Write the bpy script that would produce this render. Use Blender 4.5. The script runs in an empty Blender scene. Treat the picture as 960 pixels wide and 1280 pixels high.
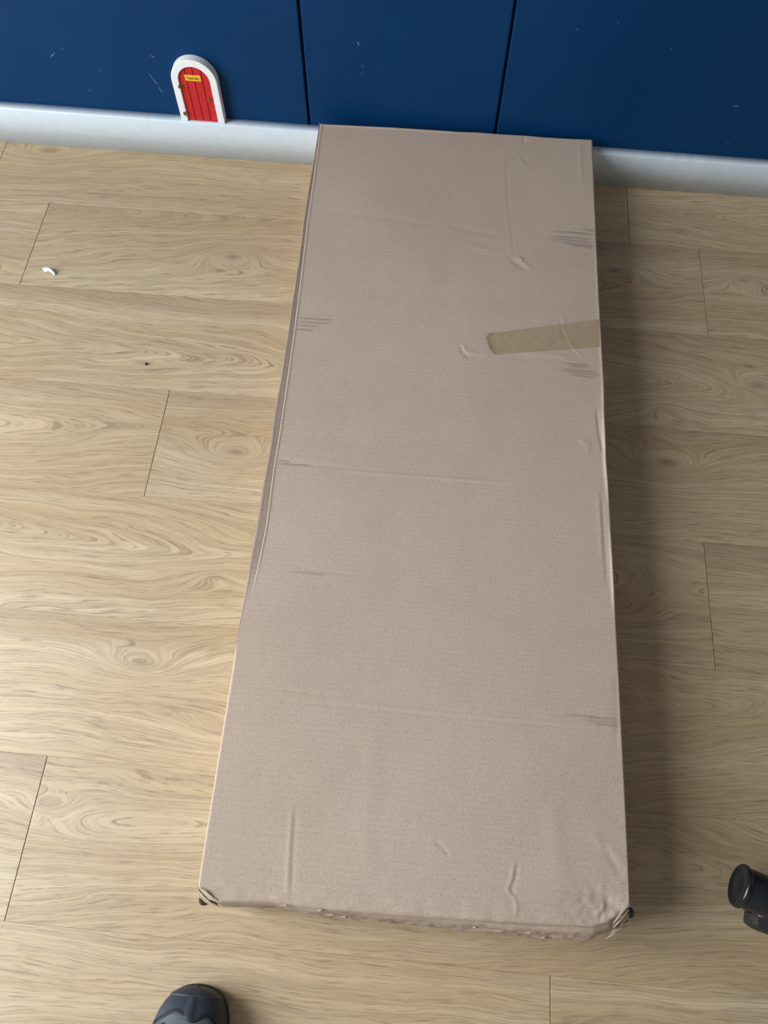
import bpy, bmesh, math, random
import numpy as np
from mathutils import Matrix, Vector, noise as mnoise

scn = bpy.context.scene
COL = scn.collection
random.seed(7)
rng = np.random.default_rng(7)

# ------------------------------------------------------------------ camera
F_PX, PITCH, ROLL, YAW = 981.98, 0.440298, 0.0151812, 0.0737536
W = 0.20                                     # plank width in metres
CAM = np.array([0.0, -6.304392 * W, 5.549544 * W])
ROW1 = 0.728869 * W                          # visible width of the cut first row


def _rx(t): return np.array([[1, 0, 0], [0, math.cos(t), -math.sin(t)], [0, math.sin(t), math.cos(t)]])
def _rz(t): return np.array([[math.cos(t), -math.sin(t), 0], [math.sin(t), math.cos(t), 0], [0, 0, 1]])


RCAM = _rz(YAW) @ _rx(PITCH) @ _rz(ROLL)
cam = bpy.data.cameras.new('camera')
cam.sensor_fit = 'VERTICAL'
cam.sensor_height = 36.0
cam.lens = F_PX / 1280 * 36.0
cam.clip_start = 0.02
camo = bpy.data.objects.new('camera', cam)
COL.objects.link(camo)
m4 = np.eye(4); m4[:3, :3] = RCAM; m4[:3, 3] = CAM
camo.matrix_world = Matrix(m4.tolist())
scn.camera = camo

# ------------------------------------------------------------------ light, exposure
scn.view_settings.view_transform = 'Standard'
scn.view_settings.look = 'None'
scn.view_settings.gamma = 1.0
scn.view_settings.use_curve_mapping = False
scn.view_settings.exposure = 0.62

world = bpy.data.worlds.new('room_light')
scn.world = world
world.use_nodes = True
bg = world.node_tree.nodes['Background']
bg.inputs[0].default_value = (0.92, 0.90, 0.86, 1)
bg.inputs[1].default_value = 0.18


def area(name, loc, target, sx, sy, power, col):
    l = bpy.data.lights.new(name, 'AREA')
    l.shape = 'RECTANGLE'; l.size = sx; l.size_y = sy
    l.energy = power; l.color = col
    o = bpy.data.objects.new(name, l)
    o.location = loc
    d = Vector(target) - Vector(loc)
    o.rotation_euler = d.to_track_quat('-Z', 'Y').to_euler()
    COL.objects.link(o)
    return o


# daylight from the glazed door on the left of the room
area('daylight_window', (-1.95, -1.40, 1.25), (0.0, -1.75, 0.60), 1.5, 2.2, 74, (0.87, 0.95, 1.02))


# ------------------------------------------------------------------ image <-> world helpers
def hit(px, py, z=0.0):
    d = RCAM @ np.array([(px - 480) / F_PX, -(py - 640) / F_PX, -1.0])
    return CAM + d * (z - CAM[2]) / d[2]


def hit_y(px, py, y=0.0):
    d = RCAM @ np.array([(px - 480) / F_PX, -(py - 640) / F_PX, -1.0])
    return CAM + d * (y - CAM[1]) / d[1]


def to_px(P):
    d = (P - CAM) @ RCAM
    return np.stack([480 + F_PX * d[..., 0] / -d[..., 2], 640 - F_PX * d[..., 1] / -d[..., 2]], -1)


# ------------------------------------------------------------------ node helpers
class NT:
    def __init__(self, name):
        self.mat = bpy.data.materials.new(name)
        self.mat.use_nodes = True
        self.t = self.mat.node_tree
        self.bsdf = self.t.nodes['Principled BSDF']

    def n(self, kind, **kw):
        nd = self.t.nodes.new(kind)
        for k, v in kw.items():
            setattr(nd, k, v)
        return nd

    def put(self, sock, v):
        if isinstance(v, bpy.types.NodeSocket):
            self.t.links.new(v, sock)
        elif v is not None:
            sock.default_value = v

    def m(self, op, a, b=None, c=None, clamp=False):
        nd = self.n('ShaderNodeMath', operation=op, use_clamp=clamp)
        for i, v in enumerate((a, b, c)):
            if v is not None:
                self.put(nd.inputs[i], v)
        return nd.outputs[0]

    def xyz(self, v):
        nd = self.n('ShaderNodeSeparateXYZ'); self.put(nd.inputs[0], v)
        return nd.outputs

    def vec(self, x, y, z):
        nd = self.n('ShaderNodeCombineXYZ')
        for i, v in enumerate((x, y, z)):
            self.put(nd.inputs[i], v)
        return nd.outputs[0]

    def noise(self, v, scale=1.0, detail=2.0, rough=0.5, dist=0.0):
        nd = self.n('ShaderNodeTexNoise')
        self.put(nd.inputs['Vector'], v)
        nd.inputs['Scale'].default_value = scale
        nd.inputs['Detail'].default_value = detail
        nd.inputs['Roughness'].default_value = rough
        nd.inputs['Distortion'].default_value = dist
        return nd.outputs[0]

    def ramp(self, v, stops):
        nd = self.n('ShaderNodeValToRGB'); self.put(nd.inputs[0], v)
        e = nd.color_ramp.elements
        while len(e) < len(stops):
            e.new(0.5)
        for el, (p, c) in zip(e, stops):
            el.position = p
            el.color = (c, c, c, 1) if isinstance(c, (int, float)) else (*c, 1)
        return nd.outputs[0]

    def mix(self, f, a, b, mode='MIX'):
        nd = self.n('ShaderNodeMix', data_type='RGBA', blend_type=mode)
        self.put(nd.inputs['Factor'], f)
        for s, v in ((nd.inputs[6], a), (nd.inputs[7], b)):
            if isinstance(v, tuple):
                v = (*v, 1) if len(v) == 3 else v
            self.put(s, v)
        return nd.outputs[2]

    def bump(self, h, strength, dist):
        nd = self.n('ShaderNodeBump')
        self.put(nd.inputs['Height'], h)
        nd.inputs['Strength'].default_value = strength
        nd.inputs['Distance'].default_value = dist
        self.t.links.new(nd.outputs[0], self.bsdf.inputs['Normal'])

    def set(self, color=None, rough=None, spec=None, metal=None):
        b = self.bsdf.inputs
        if color is not None:
            self.put(b['Base Color'], (*color, 1) if isinstance(color, tuple) else color)
        if rough is not None:
            self.put(b['Roughness'], rough)
        if spec is not None:
            b['Specular IOR Level'].default_value = spec
        if metal is not None:
            b['Metallic'].default_value = metal
        return self.mat

    def obj_co(self):
        return self.n('ShaderNodeTexCoord').outputs['Object']


def simple(name, col, rough=0.5, spec=0.5, metal=0.0, var=0.12, scale=40.0, bump=0.0):
    t = NT(name)
    nz = t.noise(t.obj_co(), scale, 4, 0.6)
    f = t.ramp(nz, [(0.3, 1 - var), (0.7, 1 + var * 0.3)])
    c = t.mix(1.0, col, f, 'MULTIPLY')
    if bump:
        t.bump(nz, bump, 0.001)
    return t.set(c, rough, spec, metal)


# ------------------------------------------------------------------ materials
def mat_wood():
    t = NT('oak_laminate')
    x, y, z = t.xyz(t.obj_co())[:3]
    rnd = t.n('ShaderNodeObjectInfo').outputs['Random']
    seed = t.m('MULTIPLY', rnd, 37.0)

    def prop(nm):
        a = t.n('ShaderNodeAttribute', attribute_type='OBJECT', attribute_name=nm)
        return t.xyz(a.outputs['Vector'])[:3]
    # slow wander of the grain
    wob = t.noise(t.vec(t.m('MULTIPLY', x, 2.6), t.m('MULTIPLY', y, 9.0), seed), 1.0, 2, 0.5)
    wob2 = t.noise(t.vec(t.m('MULTIPLY', x, 14.0), t.m('MULTIPLY', y, 60.0), seed), 1.0, 2, 0.5)
    yy = t.m('ADD', y, t.m('MULTIPLY', t.m('SUBTRACT', wob, 0.5), 0.085))
    yy = t.m('ADD', yy, t.m('MULTIPLY', t.m('SUBTRACT', wob2, 0.5), 0.0045))
    cy, cs, ce = prop('cathedral')           # axis, slant, roundness
    dy = t.m('SUBTRACT', yy, cy)
    f = t.m('SQRT', t.m('ADD', t.m('MULTIPLY', dy, dy), t.m('MULTIPLY', ce, ce)))
    f = t.m('ADD', f, t.m('MULTIPLY', x, cs))
    dark = None
    for nm in ('knot_a', 'knot_b'):
        kx, ky, ka = prop(nm)
        dx = t.m('SUBTRACT', x, kx)
        dk = t.m('SUBTRACT', yy, t.m('ADD', ky, 0.0))
        dkr = t.m('SUBTRACT', t.m('ADD', y, t.m('MULTIPLY', t.m('SUBTRACT', wob2, 0.5), 0.012)), ky)
        r2 = t.m('ADD', t.m('POWER', t.m('ABSOLUTE', t.m('DIVIDE', dx, 0.06)), 2.0), t.m('POWER', t.m('ABSOLUTE', t.m('DIVIDE', dkr, 0.024)), 2.0))
        g = t.m('POWER', 2.718, t.m('MULTIPLY', t.m('SQRT', t.m('ADD', r2, 0.02)), -1.35))
        f = t.m('ADD', f, t.m('MULTIPLY', g, t.m('MULTIPLY', ka, 0.115)))
        c = t.m('MULTIPLY', t.m('POWER', 2.718, t.m('MULTIPLY', r2, -14.0)), ka)
        dark = c if dark is None else t.m('ADD', dark, c)
    # growth rings: soft bands of uneven width
    band = t.noise(t.vec(t.m('MULTIPLY', x, 0.9), t.m('MULTIPLY', f, 95.0), seed), 1.0, 3, 0.62)
    band = t.ramp(band, [(0.30, 0.0), (0.72, 1.0)])
    ring = t.noise(t.vec(t.m('MULTIPLY', x, 1.5), t.m('MULTIPLY', f, 340.0), seed), 1.0, 2, 0.6)
    ring = t.ramp(ring, [(0.42, 0.0), (0.62, 1.0)])
    # pores: short dark dashes that follow the rings
    pore = t.noise(t.vec(t.m('MULTIPLY', x, 22.0), t.m('MULTIPLY', f, 640.0), seed), 1.0, 3, 0.65)
    pore = t.ramp(pore, [(0.36, 1.0), (0.47, 0.0)])
    pore2 = t.noise(t.vec(t.m('MULTIPLY', x, 40.0), t.m('MULTIPLY', y, 700.0), seed), 1.0, 2, 0.6)
    broad = t.noise(t.vec(t.m('MULTIPLY', x, 1.3), t.m('MULTIPLY', yy, 16.0), seed), 1.0, 3, 0.55)
    broad = t.ramp(broad, [(0.34, 0.0), (0.68, 1.0)])
    tint = prop('tone')
    base = t.mix(broad, (0.53, 0.365, 0.185), (0.70, 0.545, 0.345))
    base = t.mix(t.m('MULTIPLY', band, 0.50), base, (0.37, 0.24, 0.125))
    base = t.mix(t.m('MULTIPLY', ring, 0.40), base, (0.27, 0.175, 0.10))
    base = t.mix(t.m('MULTIPLY', pore, 0.66), base, (0.20, 0.115, 0.055))
    base = t.mix(t.m('MULTIPLY', pore2, 0.28), base, (0.68, 0.58, 0.43))
    base = t.mix(t.m('MULTIPLY', dark, 0.55, clamp=True), base, (0.17, 0.11, 0.075))
    # darker strip along the wall-side edge of a plank
    edge = t.m('MULTIPLY', t.m('SUBTRACT', y, 0.055), 22.0, clamp=True)
    base = t.mix(t.m('MULTIPLY', edge, t.m('MULTIPLY', tint[1], broad)), base, (0.30, 0.19, 0.115))
    base = t.mix(1.0, base, t.vec(tint[0], tint[0], tint[0]), 'MULTIPLY')
    h = t.m('SUBTRACT', t.m('MULTIPLY', pore2, 0.4), pore)
    t.bump(h, 0.22, 0.0006)
    t.set(base, 0.36, 0.5)
    return t.mat


def mat_card():
    t = NT('corrugated_cardboard')
    co = t.obj_co()
    x, y, z = t.xyz(co)[:3]
    sp = t.noise(t.vec(t.m('MULTIPLY', x, 330.0), t.m('MULTIPLY', y, 480.0), t.m('MULTIPLY', z, 330.0)), 1.0, 3, 0.6)
    bl = t.noise(co, 6.0, 4, 0.6)
    fl = t.n('ShaderNodeTexWave', wave_type='BANDS', bands_direction='Y', wave_profile='SIN')
    t.put(fl.inputs['Vector'], co); fl.inputs['Scale'].default_value = 42.0
    fl.inputs['Distortion'].default_value = 0.6; fl.inputs['Detail'].default_value = 2; fl.inputs['Detail Scale'].default_value = 8
    c = t.mix(t.ramp(bl, [(0.35, 0.0), (0.7, 1.0)]), CARD_A, CARD_B)
    c = t.mix(t.m('MULTIPLY', t.ramp(sp, [(0.35, 1.0), (0.52, 0.0)]), 0.26), c, (0.20, 0.135, 0.095))
    c = t.mix(t.m('MULTIPLY', t.ramp(sp, [(0.62, 0.0), (0.76, 1.0)]), 0.30), c, (0.56, 0.46, 0.38))
    c = t.mix(t.m('MULTIPLY', t.ramp(fl.outputs[0], [(0.0, 1.0), (0.5, 0.0)]), 0.05), c, (0.22, 0.15, 0.11))
    a = t.n('ShaderNodeAttribute', attribute_type='GEOMETRY', attribute_name='scuff')
    c = t.mix(t.m('MULTIPLY', a.outputs['Fac'], 0.8, clamp=True), c, (0.10, 0.085, 0.08))
    h = t.m('ADD', t.m('MULTIPLY', fl.outputs[0], 0.25), t.m('MULTIPLY', sp, 0.25))
    t.bump(h, 0.25, 0.0006)
    return t.set(c, 0.78, 0.25)


CARD_A, CARD_B = (0.50, 0.380, 0.293), (0.54, 0.415, 0.323)


def mat_blue():
    t = NT('blue_satin_paint')
    co = t.obj_co()
    a = t.noise(co, 4.0, 5, 0.6)
    b = t.noise(co, 180.0, 3, 0.6)
    c = t.mix(t.ramp(a, [(0.3, 0.0), (0.7, 1.0)]), (0.0014, 0.0315, 0.102), (0.0022, 0.038, 0.118))
    t.bump(b, 0.10, 0.0006)
    r = t.ramp(a, [(0.3, 0.40), (0.7, 0.50)])
    return t.set(c, r, 0.14)


WOOD = mat_wood()
CARD = mat_card()
BLUE = mat_blue()
WHITE = simple('white_gloss_paint', (0.64, 0.715, 0.775), 0.35, 0.5, var=0.05, scale=60)
DOORWHITE = simple('white_matt_paint', (0.83, 0.83, 0.83), 0.5, 0.4, var=0.04, scale=120)
RED = simple('red_paint', (0.56, 0.018, 0.022), 0.45, 0.4, var=0.2, scale=90)
REDDARK = simple('dark_red_paint', (0.13, 0.004, 0.006), 0.6, 0.3)
YELLOW = simple('yellow_card', (0.85, 0.50, 0.03), 0.5, 0.3, var=0.06, scale=200)
INK = simple('black_ink', (0.05, 0.035, 0.01), 0.6, 0.2)
BRASS = simple('aged_brass', (0.34, 0.22, 0.09), 0.35, 0.5, 1.0, var=0.4, scale=400)
BLACKP = simple('black_plastic', (0.012, 0.013, 0.016), 0.32, 0.5, var=0.3, scale=120, bump=0.05)
BLACKG = simple('black_gloss_plastic', (0.014, 0.015, 0.018), 0.2, 0.55, var=0.2, scale=60)
TREAD = simple('dark_rubber_tread', (0.045, 0.036, 0.030), 0.7, 0.3, var=0.4, scale=300, bump=0.2)
UNDER = simple('underlay_board', (0.06, 0.045, 0.03), 0.9, 0.2)
KRAFT = simple('torn_kraft_paper', (0.47, 0.36, 0.27), 0.8, 0.2, var=0.25, scale=250, bump=0.2)
TAPE = simple('packing_tape', (0.42, 0.305, 0.195), 0.38, 0.4, var=0.10, scale=70)
NAVY = simple('navy_rubber', (0.030, 0.036, 0.050), 0.55, 0.4, var=0.25, scale=180, bump=0.15)
GREY = simple('grey_nubuck', (0.115, 0.13, 0.14), 0.8, 0.25, var=0.25, scale=260, bump=0.25)
SOLE = simple('black_sole_rubber', (0.02, 0.02, 0.022), 0.7, 0.3, var=0.3, scale=200)
STITCH = simple('dark_stitching', (0.012, 0.014, 0.02), 0.8, 0.2)
CHIPW = simple('white_plastic_chip', (0.86, 0.88, 0.86), 0.4, 0.5, var=0.04, scale=400)
SCRATCH = simple('pale_scratch', (0.16, 0.22, 0.32), 0.7, 0.2)
FABRIC = simple('black_fabric', (0.02, 0.02, 0.022), 0.9, 0.2, var=0.3, scale=300)
DUST = simple('dark_crumb', (0.03, 0.02, 0.015), 0.8, 0.2)


# ------------------------------------------------------------------ mesh helpers
def link(name, me, mat, parent=None, smooth=False):
    o = bpy.data.objects.new(name, me)
    COL.objects.link(o)
    if parent is not None:
        o.parent = parent
    if mat is not None and not me.materials:
        me.materials.append(mat)
    if smooth:
        me.polygons.foreach_set('use_smooth', [True] * len(me.polygons))
    return o


def obj(name, bm, mat, parent=None, smooth=False):
    me = bpy.data.meshes.new(name)
    bmesh.ops.recalc_face_normals(bm, faces=bm.faces)
    bm.to_mesh(me); bm.free()
    return link(name, me, mat, parent, smooth)


def empty(name, loc=(0, 0, 0), rz=0.0):
    o = bpy.data.objects.new(name, None)
    o.empty_display_size = 0.05
    o.location = loc
    o.rotation_euler = (0, 0, rz)
    COL.objects.link(o)
    return o


def tag(o, label, cat, group=None):
    o['label'] = label; o['category'] = cat; o['kind'] = 'thing'
    if group:
        o['group'] = group
    return o


def box_bm(x0, x1, y0, y1, z0, z1, bev=0.0, seg=1, bm=None):
    new = bmesh.new()
    vs = [new.verts.new((x, y, z)) for z in (z0, z1) for y in (y0, y1) for x in (x0, x1)]
    for f in ((0, 2, 3, 1), (4, 5, 7, 6), (0, 1, 5, 4), (2, 6, 7, 3), (0, 4, 6, 2), (1, 3, 7, 5)):
        new.faces.new([vs[i] for i in f])
    if bev:
        bmesh.ops.bevel(new, geom=new.edges[:], offset=bev, segments=seg, profile=0.5, affect='EDGES')
    if bm is None:
        return new
    me = bpy.data.meshes.new('tmp'); new.to_mesh(me); new.free()
    bm.from_mesh(me); bpy.data.meshes.remove(me)
    return bm


def grid_mesh(name, P, close_u=False, close_v=False):
    """P: (nv, nu, 3) array -> quad mesh"""
    nv, nu = P.shape[:2]
    idx = np.arange(nv * nu).reshape(nv, nu)
    if close_u:
        idx = np.concatenate([idx, idx[:, :1]], 1)
    if close_v:
        idx = np.concatenate([idx, idx[:1]], 0)
    q = np.stack([idx[:-1, :-1], idx[:-1, 1:], idx[1:, 1:], idx[1:, :-1]], -1).reshape(-1, 4)
    me = bpy.data.meshes.new(name)
    me.vertices.add(nv * nu)
    me.vertices.foreach_set('co', np.ascontiguousarray(P, dtype=np.float32).ravel())
    me.loops.add(q.size)
    me.loops.foreach_set('vertex_index', q.ravel().astype(np.int32))
    me.polygons.add(len(q))
    me.polygons.foreach_set('loop_start', np.arange(0, q.size, 4, dtype=np.int32))
    me.polygons.foreach_set('loop_total', np.full(len(q), 4, dtype=np.int32))
    me.update(calc_edges=True)
    me.validate()
    return me


def tube_bm(pts, r, n=10, bm=None, cap=True):
    bm = bm or bmesh.new()
    pts = [Vector(p) for p in pts]
    rs = r if isinstance(r, (list, tuple)) else [r] * len(pts)
    rings = []
    for i, p in enumerate(pts):
        d = (pts[min(i + 1, len(pts) - 1)] - pts[max(i - 1, 0)]).normalized()
        up = Vector((0, 0, 1)) if abs(d.z) < 0.9 else Vector((1, 0, 0))
        a = d.cross(up).normalized(); b = d.cross(a)
        rings.append([bm.verts.new(p + (a * math.cos(2 * math.pi * k / n) + b * math.sin(2 * math.pi * k / n)) * rs[i]) for k in range(n)])
    for r0, r1 in zip(rings, rings[1:]):
        for k in range(n):
            bm.faces.new((r0[k], r0[(k + 1) % n], r1[(k + 1) % n], r1[k]))
    if cap:
        bm.faces.new(rings[0][::-1]); bm.faces.new(rings[-1])
    return bm


def lathe_bm(profile, n=40, mat4=None, bm=None):
    """profile of (radius, height) about Z"""
    bm = bm or bmesh.new()
    rings = []
    for r, h in profile:
        if r < 1e-6:
            rings.append([bm.verts.new((0, 0, h))])
        else:
            rings.append([bm.verts.new((r * math.cos(2 * math.pi * k / n), r * math.sin(2 * math.pi * k / n), h)) for k in range(n)])
    vs = [v for r in rings for v in r]
    for a, b in zip(rings, rings[1:]):
        for k in range(n):
            q = [a[k % len(a)], a[(k + 1) % len(a)], b[(k + 1) % len(b)], b[k % len(b)]]
            u = []
            for v in q:
                if v not in u:
                    u.append(v)
            if len(u) > 2:
                bm.faces.new(u)
    if mat4 is not None:
        bmesh.ops.transform(bm, matrix=mat4, verts=vs)
    return bm


# ------------------------------------------------------------------ floor of laminate planks
floor = obj('floor', box_bm(-2.5, 2.5, -2.75, 0.03, -0.05, -0.0085), UNDER)
floor['kind'] = 'structure'
PL, X0, X1 = 1.23, -2.5, 2.5
joint = {1: 0.370, 2: 0.498, 3: 0.06, 4: -0.417, 5: 0.456, 6: 0.09, 7: -0.462, 8: 0.219, 9: -0.20, 10: 0.5,
         11: -0.5, 12: 0.1, 13: 0.4}


def xl(px, py):
    p = hit(px, py)
    return p[0], p[1]


# grain figures seen in the photograph: (kind, pixel) -> resolved to the plank they fall on
knots = [(290, 322, 1.0), (295, 565, 1.0), (175, 828, 0.9), (768, 338, 1.0), (833, 578, 1.1), (948, 482, 0.9),
         (62, 188, 0.8), (930, 350, 0.5), (60, 1006, 0.55), (830, 512, 0.35), (270, 722, 0.3), (820, 735, 0.35)]
# row, pixel of a point on the axis, slant, roundness
caths = [(250, 445, 0.10, 0.008), (260, 660, -0.15, 0.012), (880, 880, 0.13, 0.012), (900, 270, -0.12, 0.010),
         (640, 300, 0.10, 0.010), (60, 1010, 0.07, 0.012), (120, 540, 0.09, 0.012), (880, 740, 0.09, 0.012), (880, 480, 0.09, 0.010)]
for row in range(1, 14):
    ya = 0.03 if row == 1 else -(ROW1 + (row - 2) * W)
    yb = -(ROW1 + (row - 1) * W)
    yc = yb + W / 2
    j = joint[row]
    while j > X0:
        j -= PL
    xs = [X0]
    while j < X1:
        if X0 + 0.05 < j < X1 - 0.05:
            xs.append(j)
        j += PL
    xs.append(X1)
    for xa, xb in zip(xs, xs[1:]):
        cx = (xa + xb) / 2
        bm = box_bm(xa - cx + 0.0005, xb - cx - 0.0005, yb - yc + 0.00005, ya - yc - 0.00005, -0.008, 0.0, 0.0003, 1)
        p = obj('plank', bm, WOOD, floor)
        p.location = (cx, yc, 0)
        ks = []
        for (kx, ky, ka) in knots:
            wx, wy = xl(kx, ky)
            if xa < wx < xb and yb < wy < ya:
                ks.append((wx - cx, wy - yc, ka))
        if not ks and abs(cx) > 1.1:
            ks.append((random.uniform(-0.4, 0.4), random.uniform(-0.05, 0.05), 0.9))
        ks += [(9.0, 9.0, 0.0)] * 2
        p['knot_a'] = [float(v) for v in ks[0]]
        p['knot_b'] = [float(v) for v in ks[1]]
        c = [0.25 * random.choice((-1, 1)), 0.012 * random.uniform(-1, 1), 0.01]
        for (kx, ky, s, e) in caths:
            wx, wy = xl(kx, ky)
            if xa < wx < xb and yb < wy < ya:
                c = [wy - yc, s, e]
        p['cathedral'] = [float(v) for v in c]
        p['tone'] = [random.uniform(0.95, 1.03), random.choice((0.15, 0.75, 0.9)), 0.0]

# ------------------------------------------------------------------ back wall, panels, skirting
sk = np.array([hit(*p)[:2] for p in ((0, 177.5), (391.7, 205.8), (744.5, 232.5), (960, 247))])
slope, y0 = np.polyfit(sk[:, 0], sk[:, 1], 1)
TH = math.atan(slope)
SKD, SKH = 0.018, 0.0772                      # skirting depth and height


def wall_local(p):
    dx, dy = p[0], p[1] - y0
    return np.array([dx * math.cos(TH) + dy * math.sin(TH), -dx * math.sin(TH) + dy * math.cos(TH), p[2]])


def hit_wall(px, py, depth):
    """point on the plane parallel to the wall whose local y is `depth`, in wall coordinates (x, z)"""
    d = RCAM @ np.array([(px - 480) / F_PX, -(py - 640) / F_PX, -1.0])
    n = np.array([-math.sin(TH), math.cos(TH), 0])
    o = np.array([0, y0, 0]) + n * depth
    t = (o - CAM) @ n / (d @ n)
    return wall_local(CAM + d * t)


wall = obj('wall_back', box_bm(-2.5, 2.5, SKD + 0.014, SKD + 0.11, -0.05, 2.4), BLUE)
wall.location = (0, y0, 0); wall.rotation_euler = (0, 0, TH)
wall['kind'] = 'structure'
g1 = np.mean([hit_wall(373, 0, SKD)[0], hit_wall(386, 150, SKD)[0]])
g2 = np.mean([hit_wall(644, 0, SKD)[0], hit_wall(621, 160, SKD)[0]])
edges = [-2.5, g1 - 1.2, g1, g2, g2 + 1.2, 2.5]
for a, b in zip(edges, edges[1:]):
    bm = box_bm(a + 0.0022, b - 0.0022, SKD, SKD + 0.0145, 0.0, 2.4, 0.0022, 2)
    obj('panel', bm, BLUE, wall)

# small knocks in the paint
bm = bmesh.new()
for (ax, ay, bx, by, w) in ((63, 72, 68, 66, 1.0), (77, 60, 79, 62, 0.9), (188, 69, 193, 72, 1.1), (186, 92, 191, 98, 0.7), (191, 98, 197, 106, 0.9),
                            (198, 108, 203, 116, 0.7), (447, 52, 449, 57, 1.1), (452, 82, 454, 84, 0.7), (452, 92, 453, 94, 0.7), (122, 87, 127, 89, 0.6), (110, 112, 114, 114, 0.6),
                            (915, 133, 924, 132, 0.9), (909, 179, 911, 180, 1.0), (720, 36, 722, 37, 0.7), (838, 60, 841, 61, 0.5), (772, 28, 774, 29, 0.5)):
    A = hit_wall(ax, ay, SKD); B = hit_wall(bx, by, SKD)
    d = np.array([B[0] - A[0], B[2] - A[2]]); L = np.hypot(*d); nrm = np.array([-d[1], d[0]]) / L * 0.0008 * w
    pts = []
    for k in range(5):
        s = k / 4
        wd = (0.25 + 0.75 * math.sin(math.pi * s)) * random.uniform(0.6, 1.2)
        pts.append(((A[0] + d[0] * s), (A[2] + d[1] * s), wd))
    up = [bm.verts.new((x + nrm[0] * w_, SKD - 0.0002, z + nrm[1] * w_)) for x, z, w_ in pts]
    dn = [bm.verts.new((x - nrm[0] * w_, SKD - 0.0002, z - nrm[1] * w_)) for x, z, w_ in pts]
    for k in range(4):
        bm.faces.new((up[k], up[k + 1], dn[k + 1], dn[k]))
sc = obj('paint_scuffs', bm, SCRATCH, wall)
sc['kind'] = 'stuff'

# skirting board, bevelled upper edge, a few nicks along it
prof = [(0, 0.0004), (0, SKH - 0.003), (0.0012, SKH - 0.0008), (0.0035, SKH), (SKD, SKH), (SKD, 0.0004)]
n = 700
xsr = np.linspace(-2.5, 2.5, n)
P = np.zeros((n, len(prof), 3))
for i, (py_, pz_) in enumerate(prof):
    P[:, i, 0] = xsr; P[:, i, 1] = py_; P[:, i, 2] = pz_
P[:, 1:5, 2] += (-0.0055 * (xsr + 0.43))[:, None]      # the board was cut with a slight taper
nick = np.zeros(n)
for xn, s, a in ((0.42, 0.008, 0.0012), (0.45, 0.005, 0.0016), (0.475, 0.012, 0.0014), (-0.55, 0.004, 0.0008), (0.37, 0.004, 0.0008)):
    nick += a * np.exp(-((xsr - xn) / s) ** 2)
P[:, 1, 2] -= nick; P[:, 2, 2] -= nick; P[:, 2, 1] += nick * 0.6; P[:, 3, 2] -= nick * 0.7
base = link('baseboard_back', grid_mesh('baseboard_back', P, close_u=True), WHITE)
base.location = (0, y0, 0); base.rotation_euler = (0, 0, TH)
base['kind'] = 'structure'

# ------------------------------------------------------------------ little fairy door on the skirting
DT = 0.016                                    # thickness
yf = SKD - DT                                 # its front plane (wall coordinates)
bl, br = hit_wall(227.2, 150, yf), hit_wall(281.0, 153.6, yf)
tp = hit_wall(236.0, 75.4, yf)
DX = (bl[0] + br[0]) / 2; DWH = (br[0] - bl[0]) / 2; DH = tp[2] - SKH
fd = empty('fairy_door')
fd.location = Vector((DX * math.cos(TH), y0 + DX * math.sin(TH), SKH + 0.0003)); fd.rotation_euler = (0, 0, TH)
tag(fd, 'tiny arched red plank door in white frame standing on the white skirting board', 'toy door')
print('door', DX, DWH * 2, DH)


def arch(w, h, n=22, z0=0.0):
    pts = [(-w, z0)]
    for k in range(n + 1):
        a = math.pi - math.pi * k / n
        pts.append((w * math.cos(a), h - w + w * math.sin(a)))
    pts.append((w, z0))
    return pts


FW = DWH * 0.30                               # width of the white surround
outer = arch(DWH, DH); inner = arch(DWH - FW, DH - FW * 1.05)
bm = bmesh.new()
lay = {}
for nm, pts in (('o', outer), ('i', inner)):
    for yy_, tg in ((yf, 'f'), (SKD - 0.0003, 'b')):
        lay[nm + tg] = [bm.verts.new((x, yy_, z)) for x, z in pts]
for a, b in (('of', 'if'), ('if', 'ib'), ('ib', 'ob'), ('ob', 'of')):
    for k in range(len(outer) - 1):
        bm.faces.new((lay[a][k], lay[a][k + 1], lay[b][k + 1], lay[b][k]))
for k in (0, -1):
    bm.faces.new((lay['of'][k], lay['if'][k], lay['ib'][k], lay['ob'][k]))
bmesh.ops.recalc_face_normals(bm, faces=bm.faces)
sharp = [e for e in bm.edges if len(e.link_faces) == 2 and e.calc_face_angle(0) > 0.7]
bmesh.ops.bevel(bm, geom=sharp, offset=0.0009, segments=2, profile=0.5, affect='EDGES')
obj('frame', bm, DOORWHITE, fd)
wi, hi = DWH - FW, DH - FW * 1.05
ydoor = yf + 0.0035
bm = bmesh.new()
a_pts = arch(wi, hi)
fv = [bm.verts.new((x, ydoor + 0.0022, z)) for x, z in a_pts]
bv = [bm.verts.new((x, SKD - 0.001, z)) for x, z in a_pts]
bm.faces.new(fv); bm.faces.new(bv[::-1])
for k in range(len(fv)):
    bm.faces.new((fv[k], fv[(k + 1) % len(fv)], bv[(k + 1) % len(fv)], bv[k]))
leaf = obj('door_leaf', bm, REDDARK, fd)
for k in range(4):
    xa, xb = -wi + 2 * wi * k / 4 + 0.0007, -wi + 2 * wi * (k + 1) / 4 - 0.0007
    xs_ = np.linspace(xa, xb, 7)
    tops = [hi - wi + math.sqrt(max(wi * wi - x * x, 0)) - 0.0004 for x in xs_]
    bm = bmesh.new()
    pts = [(xa, 0.0006)] + list(zip(xs_, tops)) + [(xb, 0.0006)]
    f_ = [bm.verts.new((x, ydoor, z)) for x, z in pts]
    b_ = [bm.verts.new((x, ydoor + 0.0024, z)) for x, z in pts]
    bm.faces.new(f_); bm.faces.new(b_[::-1])
    for i in range(len(pts)):
        bm.faces.new((f_[i], f_[(i + 1) % len(pts)], b_[(i + 1) % len(pts)], b_[i]))
    obj('plank', bm, RED, leaf)
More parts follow.
